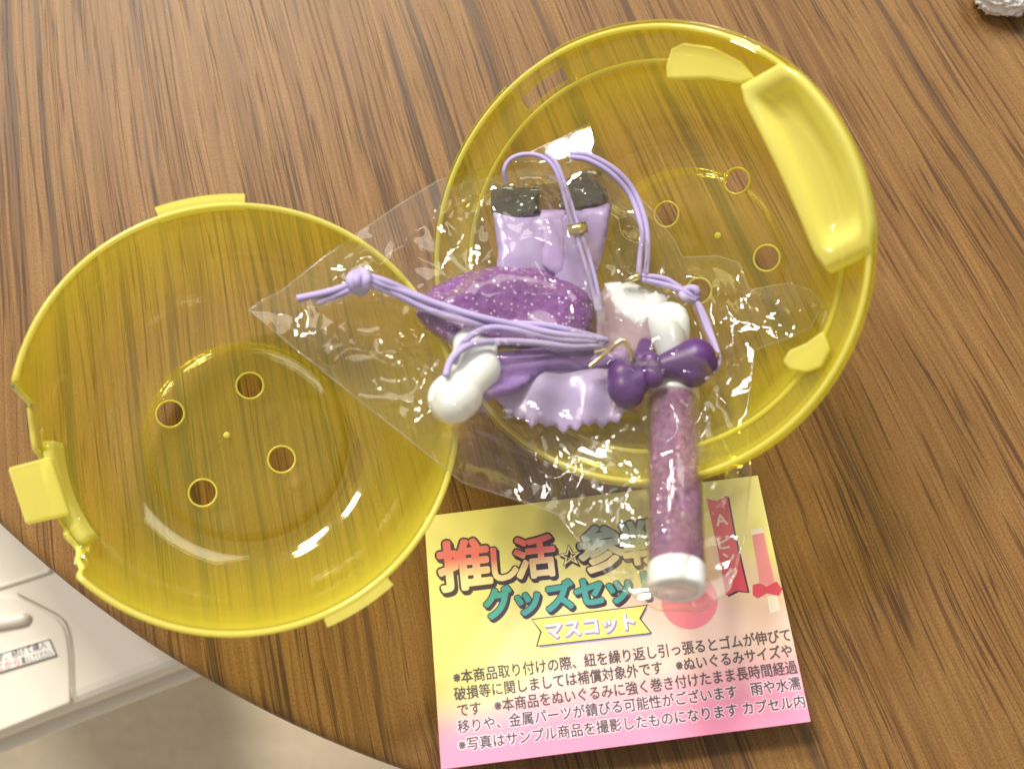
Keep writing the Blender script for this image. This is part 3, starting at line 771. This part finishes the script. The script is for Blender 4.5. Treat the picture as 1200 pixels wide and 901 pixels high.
pillow('veil', [(696, 352), (712, 330), (742, 330), (770, 352), (778, 392), (760, 420), (720, 418), (698, 400)], lambda x, y: zb(x, y)+2.4, 2.6, M_pink, pou, 6, 16)
pillow('white_tag', [(708, 332), (735, 330), (762, 338), (786, 345), (776, 362), (756, 384), (738, 380), (718, 364)], lambda x, y: zb(x, y)+3.4, 1.2, M_white, pou, 6, 12)
thin = mesh_obj('cord', *join([tube_data(cordz(q), .34, 8) for q in (
    [(594, 214, 6), (591, 200, 7), (598, 187, 7.4), (615, 181, 7.6), (635, 184, 7.6), (650, 198, 7.4), (660, 225, 7), (668, 255, 7), (680, 290, 7), (692, 330, 7), (700, 365, 7)],
    [(640, 180, 7.4), (652, 192, 7.5), (664, 222, 7.2), (675, 258, 7), (687, 290, 7), (698, 330, 7), (704, 365, 7)])]), M_cord, pou)
mesh_obj('crimp', *tube_data([P(665, 271, zb(665, 271)+7.4), P(687, 266, zb(687, 266)+7.4)], .85, 14), M_gold, thin)

# ------------------------------------------------------------------ cellophane bag
def toy_bvh():
    V = []; Fc = []
    for root in (pen, fan, pou):
        st_ = [root]
        while st_:
            o = st_.pop(); st_ += [c for c in bpy.data.objects if c.parent == o]
            if o.type == 'MESH':
                off = len(V); V += [tuple(v.co/MM) for v in o.data.vertices]; Fc += [tuple(i+off for i in p.vertices) for p in o.data.polygons]
    return BVHTree.FromPolygons([Vector(v) for v in V], Fc)
bag = thing('plastic_bag', 'clear crinkled cellophane bag wrapped round the purple toys', 'bag')
outline = [(292, 363), (308, 352), (330, 341), (375, 305), (420, 273), (468, 240), (513, 212), (555, 200), (595, 190), (645, 168), (691, 145), (697, 172), (712, 198), (740, 222), (766, 248), (790, 282), (800, 302),
           (840, 300), (866, 308), (878, 340), (900, 336), (922, 332), (950, 340), (964, 358), (950, 384), (925, 396), (884, 410), (880, 440), (874, 492), (880, 556), (872, 630), (855, 690), (822, 716), (770, 715), (728, 690), (690, 650), (655, 603), (624, 591), (585, 579), (542, 565), (480, 515), (410, 460), (350, 412)]
def build_bag():
    bv = toy_bvh()
    vs, fs, nb, dist = tri_sheet(outline, 3.6)
    # draped height: dilate and smooth the toys' height on a pixel grid
    gx0, gy0, gs = 280, 130, 5; nx, ny = 142, 122
    H = np.zeros((ny, nx)); Z = np.zeros((ny, nx))
    for j in range(ny):
        for i in range(nx):
            x, y = gx0+i*gs, gy0+j*gs; b = zb(x, y); Z[j, i] = b
            q = P(x, y, b); hit = None
            dv = Vector((0, 0, -1)); r = bv.ray_cast(Vector((q[0], q[1], 90)), dv)
            H[j, i] = max(b+1.0, r[0][2]+.35) if r[0] else b+1.0
    G = H.copy()
    for _ in range(4):
        S = G.copy()
        for dx, dy in ((1, 0), (-1, 0), (0, 1), (0, -1)): S += np.roll(np.roll(G, dx, 1), dy, 0)
        G = np.maximum(H, S/5+.12)
    for _ in range(3):
        S = G.copy()
        for dx, dy in ((1, 0), (-1, 0), (0, 1), (0, -1)): S += np.roll(np.roll(G, dx, 1), dy, 0)
        G = np.maximum(H+.0, S/5)
    def samp(x, y):
        i = min(max((x-gx0)/gs, 0), nx-1.001); j = min(max((y-gy0)/gs, 0), ny-1.001); a, b = int(i), int(j); fx, fy = i-a, j-b
        return (G[b, a]*(1-fx)+G[b, a+1]*fx)*(1-fy)+(G[b+1, a]*(1-fx)+G[b+1, a+1]*fx)*fy
    def crease(x, y, s):
        v = 0
        for k, (f, a) in enumerate(((.009, 2.4), (.020, 1.25), (.050, .11))):
            q = Vector((x*f+s*7+k*3, y*f*1.0-s*3, s+k*1.7))
            q2 = q+Vector((noise.noise(q*1.3), noise.noise(q*1.3+Vector((5, 2, 1))), 0))*.5
            v += a*(.62-2.2*abs(noise.noise(q2)))
        return v
    ridges = [((565, 214), (640, 219), (704, 232)), ((332, 347), (352, 392), (366, 428)), ((326, 372), (390, 418)), ((440, 300), (500, 262), (560, 225)), ((541, 478), (546, 520), (540, 556)), ((548, 505), (620, 538), (690, 560)),
              ((552, 520), (600, 560), (632, 580)), ((590, 515), (650, 495)), ((682, 540), (681, 590)), ((880, 408), (848, 465), (822, 530), (806, 570)), ((866, 420), (836, 490)), ((806, 320), (850, 345), (905, 350), (955, 348)),
              ((500, 345), (540, 350), (572, 318), (592, 280)), ((740, 215), (770, 262), (800, 305)), ((440, 345), (470, 410), (520, 470)), ((380, 345), (430, 420), (500, 440)), ((620, 400), (690, 430), (742, 445)), ((700, 600), (740, 650), (745, 700))]
    rs = []
    for r in ridges: rs += [(np.array(r[i], float), np.array(r[i+1], float)) for i in range(len(r)-1)]
    ra = np.array([a for a, b in rs]); rd = np.array([b-a for a, b in rs]); rl = (rd**2).sum(1)
    def ridge(x, y):
        q = np.array([x, y])-ra; t = np.clip((q*rd).sum(1)/rl, 0, 1); dd = np.sqrt(((q-rd*t[:, None])**2).sum(1))
        return float((np.exp(-(dd/5.2)**2)*(1.0+.75*np.sin(np.arange(len(dd))*2.3))).max())
    # the upper corner of the bag lies flat, tipped back towards the lamps
    pc = P(660, 178, 22); hv = np.array([-450., 1050, 1500])-pc; hv /= np.linalg.norm(hv); cv = CAM-pc; cv /= np.linalg.norm(cv); hn = hv+cv
    tri = [(588, 194), (691, 143), (699, 182), (640, 193)]
    def in_tri(x, y):
        return all((tri[(i+1) % 4][0]-tri[i][0])*(y-tri[i][1])-(tri[(i+1) % 4][1]-tri[i][1])*(x-tri[i][0]) >= -30 for i in range(4))
    n = len(vs); V = []; Fc = []
    for k in range(2):
        for (x, y), dd in zip(vs, dist):
            e = min(1, dd/26); b = zb(x, y)
            if k == 0: z = b*(1-e)+e*(samp(x, y)+.9)+e*crease(x, y, 1.0)*1.0
            else: z = b-.2*e-e*.5*abs(crease(x, y, 4.0))
            z += .5*noise.noise(Vector((x*.02, y*.02, 2.2)))*1.0
            if k == 0: z += ridge(x, y)*min(1, dd/8+.3)
            if k == 0 and in_tri(x, y):
                q = P(x, y, z); z = 23.5-(hn[0]*(q[0]-pc[0])+hn[1]*(q[1]-pc[1]))/hn[2]
            V.append(P(x, y, z))
    o1 = mesh_obj('top_film', V[:n], [f[::-1] for f in fs], M_film, bag)
    o2 = mesh_obj('under_film', V[n:], fs, M_film, bag)
    ed = [V[i] for i in range(nb)]+[V[0]]
    mesh_obj('seam', *tube_data(ed, .14, 6, caps=False), M_seam, bag)
build_bag()

# ------------------------------------------------------------------ crumpled wrapper at the far corner
def wrapper():
    bm = bmesh.new(); bmesh.ops.create_icosphere(bm, subdivisions=5, radius=1)
    c = P(1184, -9, 3)
    for v in bm.verts:
        d_ = v.co.normalized(); r = 1+.42*(0.5-abs(noise.noise(d_*2.3+Vector((3, 1, 7)))))+.35*(.3-abs(noise.noise(d_*5.1)))+.12*noise.noise(d_*11)
        v.co = Vector((c[0]+d_.x*r*5.6, c[1]+d_.y*r*3.4, max(.1, c[2]+d_.z*r*3.0)))
    tag(bm_obj('crumpled_wrapper', bm, principled('white_foil_wrap', (.90, .87, .88), .15, Metallic=.1)), 'small crumpled shiny white wrapper at the far right corner of the table', 'wrapper')
wrapper()
